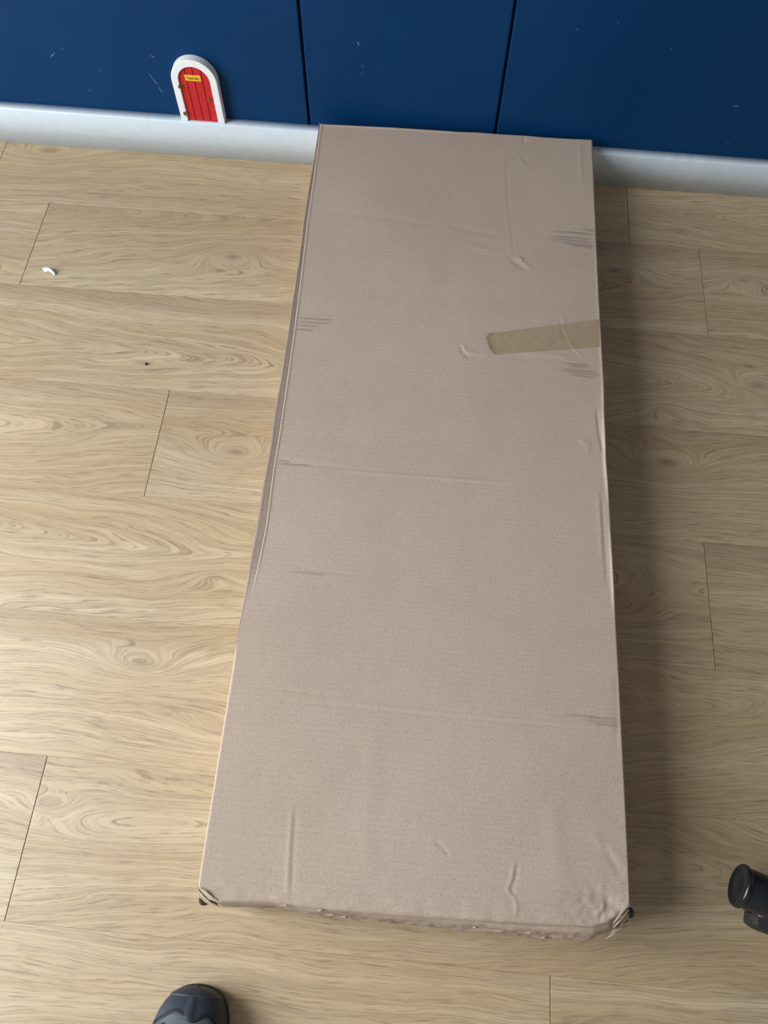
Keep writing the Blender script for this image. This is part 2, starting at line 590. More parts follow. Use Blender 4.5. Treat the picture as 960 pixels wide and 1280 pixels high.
# yellow name plate
sa, sb = hit_wall(231.0, 96.0, ydoor), hit_wall(251.6, 100.5, ydoor)
sx0, sx1 = sa[0] - DX, sb[0] - DX
sz = (hit_wall(241, 97.6, ydoor)[2] - SKH)
sh = 0.0055
plate = obj('name_plate', box_bm(sx0, sx1, ydoor - 0.0012, ydoor, sz - sh, sz + sh, 0.0004, 1), YELLOW, fd)
plate['label'] = 'yellow name plate'
cu = bpy.data.curves.new('lettering', 'FONT')
cu.body = 'Tooth fairy'
cu.size = 0.0085; cu.align_x = 'CENTER'; cu.align_y = 'CENTER'; cu.extrude = 0.00012
tmp = bpy.data.objects.new('tmp', cu); COL.objects.link(tmp)
dg = bpy.context.evaluated_depsgraph_get()
me = bpy.data.meshes.new_from_object(tmp.evaluated_get(dg))
bpy.data.objects.remove(tmp)
lx = [v.co.x for v in me.vertices]
s = (sx1 - sx0) * 0.80 / (max(lx) - min(lx))
me.transform(Matrix.Translation(((sx0 + sx1) / 2, ydoor - 0.00135, sz)) @ Matrix.Rotation(math.pi / 2, 4, 'X') @ Matrix.Diagonal((s, 0.95, 1, 1)))
link('lettering', me, INK, plate)
# hinges and knob
for (px_, py_) in ((225.6, 108.5), (232.2, 142.0)):
    hp = hit_wall(px_, py_, yf)
    hx, hz = hp[0] - DX, hp[2] - SKH
    bm = box_bm(hx - 0.0042, hx - 0.0006, yf - 0.0010, yf, hz - 0.0034, hz + 0.0034, 0.0004)
    box_bm(hx + 0.0006, hx + 0.0046, ydoor - 0.0014, ydoor, hz - 0.0034, hz + 0.0034, 0.0004, 1, bm)
    tube_bm([(hx, yf - 0.0008, hz - 0.0042), (hx, yf - 0.0008, hz + 0.0042)], 0.0013, 8, bm)
    for dz in (-0.0018, 0.0018):
        for dx, yb_ in ((-0.0026, yf - 0.0010), (0.0028, ydoor - 0.0014)):
            tube_bm([(hx + dx, yb_, hz + dz), (hx + dx, yb_ - 0.0006, hz + dz)], 0.0009, 6, bm)
    obj('hinge', bm, BRASS, fd)
kp = hit_wall(261.5, 123.0, ydoor)
mk = Matrix.Translation((kp[0] - DX, ydoor, kp[2] - SKH)) @ Matrix.Rotation(math.pi / 2, 4, 'X')
obj('knob', lathe_bm([(0, 0.0058), (0.0017, 0.0053), (0.0024, 0.0038), (0.0017, 0.0023), (0.0012, 0.0012), (0.0026, 0.0006), (0.0026, 0)], 14, mk), BRASS, fd, True)

# ------------------------------------------------------------------ the big cardboard box
BH = 0.100


def poly_world(pts, z=BH):
    return np.array([hit(x, y, z) for x, y in pts])


def resample(pts, n):
    pts = np.asarray(pts, float)
    d = np.r_[0, np.cumsum(np.hypot(*np.diff(pts[:, :2], axis=0).T))]
    s = np.linspace(0, d[-1], n)
    return np.stack([np.interp(s, d, pts[:, i]) for i in range(pts.shape[1])], -1)


L_out = [(399.5, 154), (397, 170), (389, 218.6), (379.5, 277), (374.5, 318), (373.5, 328), (370.5, 340), (363.7, 390), (354, 453), (347.5, 490), (345.4, 503.7), (342.5, 520), (339.5, 550.6), (328.6, 609), (320.8, 660),
         (311, 708), (295, 803), (277, 915), (260, 1021), (250, 1085), (247, 1108)]
L_in = [(400.5, 155), (398.5, 170), (392.2, 218.6), (383.6, 277), (377.4, 332), (367.7, 410), (359, 472.5), (350, 535), (342, 582), (332.5, 656), (321.5, 710), (313, 745), (295.2, 803), (277, 915), (260, 1021), (250, 1085), (247, 1108)]
R_ = [(740.5, 174), (742.5, 220), (745.5, 290), (749, 365), (752.5, 430), (755.6, 480), (756.3, 523), (758.2, 576), (762, 622), (765.5, 688), (769.4, 760), (774.5, 850), (780, 960), (785, 1060), (788.5, 1134)]
FR = [(247, 1108), (251, 1117), (260, 1126), (275, 1130), (300, 1129), (340, 1130), (399, 1138), (500, 1146), (597, 1153), (683, 1158), (743, 1160), (762, 1155), (776, 1146), (784, 1139), (788.5, 1134)]
BK = [(400.5, 155), (493, 159.5), (570, 164.4), (600, 165.2), (643, 168), (660, 168.9), (679, 170.8), (715, 173), (740.5, 174)]
box = empty('cardboard_box')
cbx = np.mean(np.concatenate([poly_world(R_), poly_world(L_out)]), 0)
box.location = (cbx[0], cbx[1], 0)
tag(box, 'large flat brown cardboard box lying on the oak floor against the blue wall', 'box')
OFF = np.array([cbx[0], cbx[1], 0.0])

NU, NV = 300, 700
u = np.linspace(0, 1, NU)[None, :, None]; v = np.linspace(0, 1, NV)[:, None, None]


def by_y(pts, n):                              # resample so that image height is the running value
    w = poly_world(pts)
    yy_ = np.linspace(w[0, 1], w[-1, 1], n)
    return np.stack([np.interp(-yy_, -w[:, 1], w[:, 0]), yy_, np.full(n, BH)], -1)


cl, cr = by_y(L_in, NV), by_y(R_, NV)
cb, cf = resample(poly_world(BK), NU), resample(poly_world(FR), NU)
T = ((1 - u) * cl[:, None] + u * cr[:, None] + (1 - v) * cb[None] + v * cf[None]
     - ((1 - u) * (1 - v) * cl[0] + u * (1 - v) * cr[0] + (1 - u) * v * cl[-1] + u * v * cr[-1]))
T[..., 2] = BH
PXY = to_px(T)


def seg_dist(pts, Q):
    """distance in pixels from Q to a polyline, and the running position along it"""
    best = np.full(Q.shape[:2], 1e9); pos = np.zeros(Q.shape[:2])
    pts = np.asarray(pts, float)
    L = np.r_[0, np.cumsum(np.hypot(*np.diff(pts, axis=0).T))]
    for k in range(len(pts) - 1):
        a, b = pts[k], pts[k + 1]
        ab = b - a
        tt = np.clip(((Q - a) @ ab) / (ab @ ab), 0, 1)
        d = np.hypot(*np.moveaxis(Q - a - tt[..., None] * ab, -1, 0))
        m_ = d < best
        best = np.where(m_, d, best)
        pos = np.where(m_, (L[k] + tt * (L[k + 1] - L[k])) / L[-1], pos)
    return best, pos


def vnoise(X, Y, seed):
    """smooth value noise on arrays"""
    r = np.random.default_rng(seed).random((64, 64))
    xi = np.floor(X).astype(int); yi = np.floor(Y).astype(int)
    fx = X - xi; fy = Y - yi
    fx = fx * fx * (3 - 2 * fx); fy = fy * fy * (3 - 2 * fy)
    g = lambda i, j: r[i % 64, j % 64]
    return ((g(xi, yi) * (1 - fx) + g(xi + 1, yi) * fx) * (1 - fy) + (g(xi, yi + 1) * (1 - fx) + g(xi + 1, yi + 1) * fx) * fy) - 0.5


# creases: (pixels, width px, height mm, fade)
creases = [
    ([(345, 577), (400, 582), (440, 586)], 3.5, -0.55), ([(345, 571), (410, 577), (440, 580)], 3.0, 0.35),
    ([(390, 585), (480, 593), (560, 598), (645, 604)], 2.2, 0.55), ([(390, 588), (560, 602), (645, 607)], 2.2, -0.25),
    ([(262, 1041), (330, 1046), (420, 1052), (520, 1058), (690, 1062)], 3.0, 0.45),
    ([(350, 870), (430, 877), (560, 892), (770, 910)], 2.6, 0.40), ([(350, 874), (560, 896), (770, 914)], 3.0, -0.35),
    ([(330, 860), (430, 872)], 2.5, -0.3),
    ([(366, 1005), (362, 1060), (359, 1124)], 3.2, 0.5), ([(369, 1005), (366, 1060), (364, 1120)], 3.0, -0.4),
    ([(360, 1032), (470, 1042), (620, 1052), (700, 1070)], 2.4, 0.30),
    ([(543, 1050), (556, 1062), (562, 1072)], 2.4, -0.5),
    ([(644, 1075), (640, 1098), (634, 1112), (642, 1120), (646, 1132), (643, 1152)], 1.8, 0.6),
    ([(648, 1078), (644, 1100), (639, 1113), (646, 1122)], 2.2, -0.6),
    ([(756, 1128), (754, 1137), (746, 1143)], 2.0, 1.1), ([(753, 1140), (750, 1155)], 2.4, -0.9),
    ([(720, 1136), (730, 1133)], 2.0, 0.6), ([(745, 1138), (735, 1142)], 2.0, -0.6),
    ([(736, 1040), (760, 1060), (782, 1078)], 6, 0.5), ([(752, 1050), (780, 1100)], 5, -0.5), ([(738, 1120), (775, 1128)], 7, -1.0),
    ([(629, 190), (631, 250), (640, 330)], 1.8, 0.14), ([(633, 190), (635, 250), (644, 330)], 1.8, -0.1),
    ([(644, 320), (652, 327), (664, 336)], 2.6, 0.35), ([(636, 322), (645, 329), (660, 338)], 2.6, -0.5), ([(649, 321), (654, 327)], 1.5, 0.7),
    ([(574, 430), (578, 440), (586, 447), (605, 446)], 1.6, -0.6), ([(577, 428), (583, 439), (600, 443)], 1.6, 0.5),
    ([(702, 390), (705, 410), (713, 430), (725, 444), (738, 451)], 1.5, 0.25), ([(699, 392), (702, 412), (710, 433), (723, 447)], 1.6, -0.2),
    ([(645, 440), (690, 443), (720, 449)], 2.0, 0.35), ([(635, 447), (700, 450)], 2.5, -0.3),
    ([(560, 283), (600, 290), (625, 295)], 3, -0.4), ([(575, 303), (620, 316)], 3, 0.25), ([(398, 165), (402, 158)], 3, 0.4),
    ([(752, 615), (754, 650), (757, 700), (759, 735)], 2.2, -0.6), ([(748, 615), (750, 650), (752, 700)], 3, 0.35),
    ([(724, 550), (736, 556), (733, 568)], 3, 0.4), ([(746, 510), (749, 540), (755, 570)], 2, -0.9),
    ([(395, 262), (480, 272), (560, 285)], 3, -0.22), ([(363, 708), (440, 718)], 2.2, -0.35), ([(655, 168), (655, 180)], 2, -0.5),
    ([(725, 175), (727, 230)], 2.4, 0.3), ([(646, 195), (652, 200), (656, 208)], 1.6, 0.35),
    ([(770, 840), (772, 900), (770, 940)], 4, -0.4), ([(340, 562), (480, 570)], 12, 0.5),
    ([(470, 880), (460, 1000), (455, 1100)], 14, 0.35), ([(690, 1000), (700, 1100)], 12, 0.45), ([(560, 300), (556, 420)], 16, -0.3),
    ([(420, 360), (560, 370), (740, 380)], 10, -0.3), ([(270, 1085), (420, 1092), (620, 1098)], 9, -0.35),
]
# bunches of dirty flute lines: start, direction, lengths
scuffs = [
    [(686, 294, 743, 299), (682, 297, 745, 303), (690, 301, 746, 307), (706, 305, 746, 310), (712, 290, 744, 293), (690, 289, 735, 291), (728, 286, 745, 288)],
    [(697, 461, 748, 465), (703, 464, 752, 469), (712, 468, 745, 472), (710, 457, 740, 459), (705, 454, 738, 456)],
    [(371, 397, 417, 400), (372, 402, 415, 404), (371, 406, 402, 408), (370, 411, 395, 413)],
    [(722, 896, 776, 899), (727, 900, 777, 904), (736, 904, 777, 908), (705, 893, 750, 896)],
    [(345, 579, 395, 582), (346, 575, 365, 577), (240, 0, 241, 0)],
    [(360, 715, 412, 718)],
]


def surface(Q, U=None, V=None):
    """height (m) and dirt of the lid at image positions Q of its plane"""
    h = np.zeros(Q.shape[:2]); dirt = np.zeros(Q.shape[:2])
    for pts, w, a in creases:
        d, s_ = seg_dist(pts, Q)
        fade = np.clip(np.minimum(s_, 1 - s_) * 5 + 0.12, 0, 1)
        h += a * 1e-3 * np.exp(-(d / w) ** 2) * fade
    for bunch in scuffs:
        for (ax, ay, bx, by) in bunch:
            d, s_ = seg_dist([(ax, ay), (bx, by)], Q)
            fade = np.clip(np.minimum(s_ * 3, (1 - s_) * 4) + 0.15, 0, 1)
            fade = fade * np.where(d < 6, 1, 0)
            h -= 0.30e-3 * np.exp(-(d / 1.2) ** 2) * fade
            h += 0.16e-3 * np.exp(-((d - 2.2) / 1.1) ** 2) * fade
            dirt = np.maximum(dirt, 0.62 * np.exp(-(d / 0.95) ** 2) * fade)
    X, Y = Q[..., 0], Q[..., 1]
    h += 0.6e-3 * vnoise(X / 90, Y / 110, 1) + 0.22e-3 * vnoise(X / 33, Y / 28, 2) + 0.12e-3 * vnoise(X / 9, Y / 6, 3)
    # crushed front corner and soft front strip
    cr_ = np.exp(-(((X - 760) / 45) ** 2 + ((Y - 1140) / 34) ** 2))
    h += cr_ * (1.8e-3 * vnoise(X / 8, Y / 9, 4) - 2.5e-3)
    fr = np.exp(-((Y - (1120 + (X - 250) * 0.08)) / 22) ** 2)
    h += fr * (0.9e-3 * vnoise(X / 14, Y / 8, 5))
    return h, dirt


hh, dirt = surface(PXY)
# rounding of the long and short edges
wl, wr, wf, wb = (np.linalg.norm(T - e, axis=-1) for e in (cl[:, None], cr[:, None], cf[None], cb[None]))


def roundover(d, r):
    t = np.clip(1 - d / r, 0, 1)
    return r * (1 - np.sqrt(np.clip(1 - t * t, 0, 1)))


yl = PXY[..., 1]
soft = np.clip((yl - 680) / 70, 0, 1)
fold = np.clip((yl - 804) / 40, 0, 1)          # the left edge is folded over only below the loose strip
hh -= roundover(wl, 0.0045) * fold + roundover(wl, 0.0012) * (1 - soft)
hh -= roundover(wr, 0.0016)
hh -= roundover(wf, 0.006)
hh -= roundover(wb, 0.0016)
# worn lip standing up along part of the right edge
lip = np.zeros_like(yl)
for y_, s_, a in ((545, 26, 3.2), (592, 30, 2.6), (700, 34, 2.0), (735, 24, 1.6), (495, 22, 0.9), (440, 40, 0.8), (330, 60, 0.5)):
    lip += a * 1e-3 * np.exp(-((yl - y_) / s_) ** 2)
hh += lip * np.exp(-((wr - 0.0022) / 0.0022) ** 2)
# raised paper edge along the back and beside the loose strip
hh += 0.0012 * np.exp(-((wb - 0.002) / 0.002) ** 2) * np.clip((620 - PXY[..., 0]) / 60, 0, 1)
hh += 0.0010 * np.exp(-((wl - 0.0016) / 0.0016) ** 2) * (1 - soft)
T[..., 2] += hh
me = grid_mesh('top_panel', T - OFF)
at = me.attributes.new('scuff', 'FLOAT', 'POINT')
at.data.foreach_set('value', dirt.ravel().astype(np.float32))
top = link('top_panel', me, CARD, box, True)

# loose strip of board along the far half of the left edge: dips towards the lid's paper edge
lo = by_y(L_out, NV)
ns = 6
S = np.zeros((NV, ns + 1, 3))
for k in range(ns + 1):
    a = k / ns
    S[:, k] = lo * (1 - a) + T[:, 0] * a
    wid = np.hypot(*(lo - T[:, 0])[:, :2].T)
    dip = np.clip(wid / 0.008, 0, 1) * (1 - soft[:, 0])
    S[:, k, 2] = (BH - 0.0002) * (1 - a * soft[:, 0]) + a * soft[:, 0] * T[:, 0, 2] - a ** 1.3 * 0.0026 * dip
rip = vnoise(np.arange(NV) / 26.0, np.zeros(NV), 9)
S[:, 0, 0] -= 0.0022 * rip * np.clip(wid / 0.006, 0, 1)
S[:, 1, 2] += 0.0006 * np.clip(wid / 0.006, 0, 1)
# stop where the strip has closed up
last = int(np.argmax((PXY[:, 0, 1] > 802)))
me = grid_mesh('side_flap', S[:last] - OFF)
link('side_flap', me, CARD, box, True)

# ---- the four sides
rows = 26
zs = np.linspace(0, 1, rows)


def side(name, edge, nrm, bulge, crump, seed):
    n_ = len(edge)
    Pd = np.zeros((rows, n_, 3))
    s_ = np.arange(n_)
    for k, a in enumerate(zs):
        z = edge[:, 2] * (1 - a) + 0.0006 * a
        o = bulge * math.sin(math.pi * min(1, a * 1.0)) ** 0.7
        o = o + crump * vnoise(s_ / 14.0, np.full(n_, a * 7.0), seed) * math.sin(math.pi * a)
        Pd[k, :, 0] = edge[:, 0] + nrm[0] * o
        Pd[k, :, 1] = edge[:, 1] + nrm[1] * o
        Pd[k, :, 2] = z
    return link(name, grid_mesh(name, Pd - OFF), CARD, box, True)


le = lo.copy(); le[:, 2] = np.where(np.arange(NV) < last, S[:, 0, 2], T[:, 0, 2])
le[:, :2] = np.where((np.arange(NV) < last)[:, None], S[:, 0, :2], T[:, 0, :2])
side('side_panel', le, (-1, 0), 0.0, 0.0006, 21)
side('side_panel', T[:, -1].copy(), (1, 0), -0.001, 0.0006, 22)
side('end_panel', T[0].copy(), (0, 1), -0.001, 0.0004, 23)
# front end: crushed, bulging a little further out at the right
n_ = NU
s_ = np.linspace(0, 1, n_)
fe = T[-1].copy()
Pd = np.zeros((40, n_, 3))
tn = np.gradient(fe[:, :2], axis=0); nr = np.stack([tn[:, 1], -tn[:, 0]], -1); nr /= np.linalg.norm(nr, axis=1)[:, None]
for _ in range(6):
    nr[1:-1] = (nr[:-2] + nr[1:-1] * 2 + nr[2:]) / 4
bul = np.interp(s_, [0, 0.04, 0.1, 0.3, 0.5, 0.72, 0.9, 0.95, 1], [0.0005, 0.001, 0.004, 0.006, 0.006, 0.011, 0.013, 0.009, 0.001])
for k in range(40):
    a = k / 39
    z = fe[:, 2] * (1 - a) + 0.0006 * a
    prof_ = min(1.0, (a / 0.22)) ** 0.55 * (1 if a < 0.3 else max(0.25, 1 - (a - 0.3) * 1.1))
    cr_ = 0.0055 * vnoise(s_ * 26, np.full(n_, a * 22.0), 31) + 0.003 * vnoise(s_ * 80, np.full(n_, a * 46.0), 32)
    o = bul * prof_ + cr_ * math.sin(math.pi * min(1, a * 1.6 + 0.02)) * (a < 0.62) * np.clip(bul / 0.008, 0, 1)
    Pd[k, :, :2] = fe[:, :2] + nr * o[:, None]
    Pd[k, :, 2] = z + 0.0016 * vnoise(s_ * 40, np.full(n_, a * 30.0), 33) * (0 < k < 30)
link('end_panel', grid_mesh('end_panel', Pd - OFF), CARD, box, True)
bm = box_bm(-0.2, 0.2, -0.55, 0.55, 0.0004, 0.004)
obj('bottom_panel', bm, CARD, box)

# ---- torn paper plies at the two crushed front corners


def ply(pts, w, drop, mat=KRAFT, name='torn_ply', thick=0.0007, z0=BH):
    """narrow curved ribbon of paper along image points, standing on its lower edge"""
    P_ = np.array([hit(x, y, z0 + dz) for x, y, dz in pts]); P_ = resample(P_, 14)
    n_ = len(P_)
    tn_ = np.gradient(P_[:, :2], axis=0); nn = np.stack([tn_[:, 1], -tn_[:, 0]], -1); nn /= np.linalg.norm(nn, axis=1)[:, None] + 1e-9
    tp_ = np.sin(np.linspace(0.12, math.pi - 0.12, n_))[:, None]
    G = np.zeros((4, n_, 3))
    for k, (o, dz) in enumerate(((0, 0), (w, -drop), (w, -drop - thick), (0, -thick * 2))):
        G[k, :, :2] = P_[:, :2] + nn * o * tp_
        G[k, :, 2] = P_[:, 2] + dz * tp_[:, 0]
    G[..., 2] += 0.0012 * vnoise(np.arange(n_)[None] / 3.0 + np.zeros((4, 1)), np.zeros((4, n_)) + pts[0][0], 40)
    return link(name, grid_mesh(name, G - OFF, close_v=True), mat, box, True)


ply([(247, 1108, 0.001), (257, 1113, 0.003), (266, 1121, 0.002), (273, 1126, 0.0)], 0.0022, 0.002)
ply([(246, 1110, -0.002), (254, 1119, -0.001), (263, 1127, -0.002), (270, 1133, -0.006)], 0.0024, 0.003)
ply([(246, 1112, -0.006), (250, 1121, -0.006), (256, 1128, -0.009), (262, 1131, -0.014)], 0.0022, 0.003)
ply([(788, 1131, 0.001), (782, 1137, 0.003), (776, 1145, 0.003), (766, 1156, 0.0)], 0.0022, 0.002)
ply([(788, 1137, -0.002), (783, 1144, 0.0), (775, 1153, 0.0), (766, 1160, -0.003)], 0.0020, 0.003)
ply([(789, 1140, -0.008), (784, 1150, -0.006), (775, 1159, -0.006), (763, 1167, -0.010)], 0.0020, 0.003)
ply([(787, 1157, -0.016), (780, 1160, -0.014), (768, 1168, -0.014), (757, 1174, -0.018)], 0.0020, 0.004)
for x_, y_, dx_, dy_ in ((394, 1139, 14, -2), (404, 1143, 20, 2), (426, 1146, 12, 1), (350, 1131, 16, 2), (590, 1160, 9, -1), (676, 1172, 10, 1), (655, 1165, 12, 2)):
    ply([(x_, y_, -0.004), (x_ + dx_ * 0.5, y_ - 1.5 + dy_ * 0.5, -0.002), (x_ + dx_, y_ + dy_, -0.004)], 0.0018, 0.001)
# dark ribbons, coloured to stand in for shade in the opened gaps
HOLE = simple('gap_shade_ply', (0.09, 0.062, 0.046), 0.95, 0.1)
ply([(248, 1111, -0.004), (258, 1119, -0.003), (268, 1127, -0.003), (274, 1133, -0.006)], 0.0032, 0.001, HOLE, 'gap_ply', 0.002)
ply([(249, 1121, -0.008), (253, 1127, -0.008), (258, 1130, -0.009), (259, 1129, -0.009)], 0.004, 0.001, HOLE, 'gap_ply', 0.002)
ply([(786, 1150, -0.008), (780, 1155, -0.007), (773, 1160, -0.007), (768, 1162, -0.009)], 0.003, 0.001, HOLE, 'gap_ply', 0.002)
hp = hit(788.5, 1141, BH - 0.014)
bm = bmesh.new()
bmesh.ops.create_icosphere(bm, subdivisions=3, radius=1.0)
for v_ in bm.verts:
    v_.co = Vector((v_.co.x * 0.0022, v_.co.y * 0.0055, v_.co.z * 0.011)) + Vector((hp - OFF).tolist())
obj('corner_gap', bm, FABRIC, box, True)  # black blob standing in for the dark opening at the corner

# ---- strip of packing tape running to the right edge, its left end puckered
tl, tr = [(608, 416), (611, 430), (606, 440), (617, 445)], [(751, 398), (752, 410), (752.5, 422), (754, 435)]
A_ = np.array([hit(x, y, BH) for x, y in ((611, 417), (607, 423), (610, 432), (613, 439), (617, 443))]); A_ = resample(A_, 26)
B_ = np.array([hit(x, y, BH) for x, y in ((750.5, 399), (751.5, 415), (753, 434))]); B_ = resample(B_, 26)
nt = 90
TP = np.stack([A_ * (1 - a) + B_ * a for a in np.linspace(0, 1, nt)], 1)
for k in range(26):
    TP[k, :3, 0] += 0.0015 * (random.random() - 0.5)
th, _ = surface(to_px(TP))
TP[..., 2] += th + 0.00045
TP[:, :, 2] += 0.0012 * np.exp(-(np.arange(nt) / 2.2) ** 2)[None] * (0.4 + rng.random((26, 1)))
# over the edge
drop = np.linspace(0, 1, 6)[1:]
ex = np.stack([TP[:, -1] + np.array([0.0006, 0, -0.02 * d]) for d in drop], 1)
TP = np.concatenate([TP, ex], 1)
tape = link('tape_strip', grid_mesh('tape_strip', TP - OFF), TAPE, box, True)
tape['label'] = 'translucent tan strip of packing tape'

# ------------------------------------------------------------------ curved white chip and dark crumb on the floor
c0 = hit(63, 339.5)
chip = bmesh.new()
a0 = [hit(x, y) for x, y in ((54, 337), (60, 337.5), (66, 339.5), (70, 343.5))]
b0 = [hit(x, y) for x, y in ((56.3, 340.5), (61, 340.5), (65, 342), (68, 344.5))]
n_ = 12
A2, B2 = resample(a0, n_), resample(b0, n_)
prof2 = []
for k in range(n_):
    s2 = k / (n_ - 1)
    lift = 0.0045 * math.sin(math.pi * s2) + 0.0006
    prof2.append([np.array([A2[k, 0], A2[k, 1], lift + 0.0035]), np.array([B2[k, 0], B2[k, 1], lift * 0.6 + 0.0015]),
                  np.array([B2[k, 0], B2[k, 1], lift * 0.6]), np.array([A2[k, 0], A2[k, 1], lift])])
G = np.array(prof2) - np.array([c0[0], c0[1], 0])
G[..., 2] -= G[..., 2].min() - 0.0002
ch = link('plastic_chip', grid_mesh('plastic_chip', G, close_u=True), CHIPW, None, True)
bmc = bmesh.new(); bmc.from_mesh(ch.data)
bmesh.ops.holes_fill(bmc, edges=[e for e in bmc.edges if e.is_boundary]); bmesh.ops.recalc_face_normals(bmc, faces=bmc.faces)
bmc.to_mesh(ch.data); bmc.free()
ch.location = (c0[0], c0[1], 0)
tag(ch, 'small curved white chip lying on a floor plank below the skirting', 'debris')
c1 = hit(183, 455.5)
bm = bmesh.new()
bmesh.ops.create_icosphere(bm, subdivisions=2, radius=0.0024)
for v_ in bm.verts:
    v_.co = Vector((v_.co.x * 0.8, v_.co.y * 1.25, v_.co.z * 0.7)) * (1 + 0.35 * mnoise.noise(v_.co * 700))
zmin = min(v_.co.z for v_ in bm.verts)
for v_ in bm.verts:
    v_.co.z -= zmin - 0.0001
cr_o = obj('floor_crumb', bm, DUST)
cr_o.location = (c1[0], c1[1], 0)
tag(cr_o, 'tiny dark brown crumb lying alone on the light oak floor', 'debris')

# ------------------------------------------------------------------ walking shoe, toe poking into the frame
toe = hit(248.5, 1233, 0.028)
shoe = empty('walking_shoe', (toe[0], toe[1], 0), math.radians(-1.0))
tag(shoe, 'navy and grey walking shoe with a dark rubber toe cap on the oak floor', 'shoe')
SL = 0.295                                     # toe at y=0, heel at y=-SL
st = np.array([0.0, 0.001, 0.0025, 0.0045, 0.008, 0.012, 0.018, 0.025, 0.034, 0.045, 0.07, 0.10, 0.14, 0.18, 0.22, 0.26, 0.285, 0.295])
lw = np.array([0.002, 0.0095, 0.0150, 0.0200, 0.0262, 0.0308, 0.0356, 0.0393, 0.0425, 0.0453, 0.051, 0.053, 0.049, 0.043, 0.040, 0.039, 0.030, 0.008])   # inner/left half width
rw = np.array([0.002, 0.0095, 0.0148, 0.0195, 0.0250, 0.0288, 0.0326, 0.0352, 0.0373, 0.0390, 0.042, 0.044, 0.041, 0.037, 0.036, 0.036, 0.029, 0.008])
tz = np.array([0.030, 0.034, 0.038, 0.041, 0.0448, 0.048, 0.052, 0.056, 0.0592, 0.062, 0.066, 0.073, 0.090, 0.108, 0.112, 0.112, 0.108, 0.090])   # top height
NS, NA = 60, 40
sy = np.concatenate([np.linspace(0, 1, 28) ** 2 * 0.05, np.linspace(0.055, SL, 32)])


def sm(x, xp, fp):
    return np.interp(x, xp, fp)


def shoe_pt(y, a, grow=0.0, zlo=0.022):
    """y from the toe, a from -1 (left welt) over the instep to 1 (right welt)"""
    hw_l, hw_r, zt = sm(y, st, lw), sm(y, st, rw), sm(y, st, tz)
    th_ = a * math.pi / 2
    hw = np.where(a < 0, hw_l, hw_r)
    e = 0.82
    x = np.sign(a) * np.abs(np.sin(th_)) ** e * (hw + grow)
    z = zlo + (np.abs(np.cos(th_)) ** 0.9) * (zt - zlo + grow)
    return np.stack([x, -y + 0 * x, z], -1)


Yg, Ag = np.meshgrid(sy, np.linspace(-1, 1, NA), indexing='ij')
P = shoe_pt(Yg, Ag)
link('upper', grid_mesh('upper', P), GREY, shoe, True)
# toe cap overlay: its rear edge dips to a rounded tongue in the middle
cap_back = lambda a: 0.0235 + 0.034 * np.abs(a) ** 1.7 + 0.0085 * np.exp(-((a - 0.06) / 0.16) ** 2) - 0.0015 * np.exp(-((np.abs(a) - 0.3) / 0.12) ** 2)
A1 = np.linspace(-1, 1, 80)
V1 = np.linspace(0, 1, 34) ** 1.6
Yc = V1[:, None] * cap_back(A1)[None]
Ac = np.repeat(A1[None], 34, 0)
gr = np.where(V1 > 0.96, 0.0002, 0.0016)[:, None]
ridge = 0.0016 * np.exp(-(Ac / 0.05) ** 2) * np.clip(Yc / 0.01, 0, 1)
P = shoe_pt(Yc, Ac, gr + ridge)
link('toe_cap', grid_mesh('toe_cap', P), NAVY, shoe, True)
# bumper band round the very front of the toe
A3 = np.linspace(-1, 1, 60)
Yb = np.linspace(0, 1, 8)[:, None] * (0.009 + 0.004 * np.abs(A3) ** 2)[None]
P = shoe_pt(Yb, np.repeat(A3[None], 8, 0), np.where(np.linspace(0, 1, 8) > 0.95, 0.0014, 0.0030)[:, None])
link('toe_bumper', grid_mesh('toe_bumper', P), NAVY, shoe, True)
# stitching along the toe cap edge
bm = bmesh.new()
for off in (-0.0022, -0.0042):
    aa = np.linspace(-0.72, 0.72, 46)
    yb_ = cap_back(aa) + off
    q = shoe_pt(yb_, aa, 0.0020)
    for k in range(0, 45):
        p0, p1 = q[k], q[k] * 0.4 + q[k + 1] * 0.6
        tube_bm([p0, p1], 0.0004, 5, bm)
so = obj('stitching', bm, STITCH, shoe); so['kind'] = 'stuff'
# lace loops either side
for a_, y_ in ((-0.42, 0.0435), (0.34, 0.0425)):
    c_ = shoe_pt(np.array([y_]), np.array([a_]), 0.0010)[0]
    nrm_ = Vector((math.sin(a_ * math.pi / 2), 0.25, math.cos(a_ * math.pi / 2))).normalized()
    mk = Matrix.Translation(c_.tolist()) @ nrm_.to_track_quat('Z', 'Y').to_matrix().to_4x4()
    bm = lathe_bm([(0.0075, -0.001), (0.0078, 0.0009), (0.0070, 0.0013), (0.0064, 0.0008), (0.0030, 0.0008), (0.0026, 0.0016), (0.0018, 0.0012), (0.0016, -0.001)], 22, mk)
    obj('eyelet', bm, NAVY, shoe, True)
# laces and tongue further back, collar
for k in range(4):
    y_ = 0.085 + k * 0.022
    aa = np.linspace(-0.32, 0.32, 9)
    q = shoe_pt(np.full(9, y_) + np.linspace(0, 0.012, 9) * (1 if k % 2 else -1), aa, 0.0024)
    obj('lace', tube_bm([p for p in q], 0.0024, 7), STITCH, shoe, True)
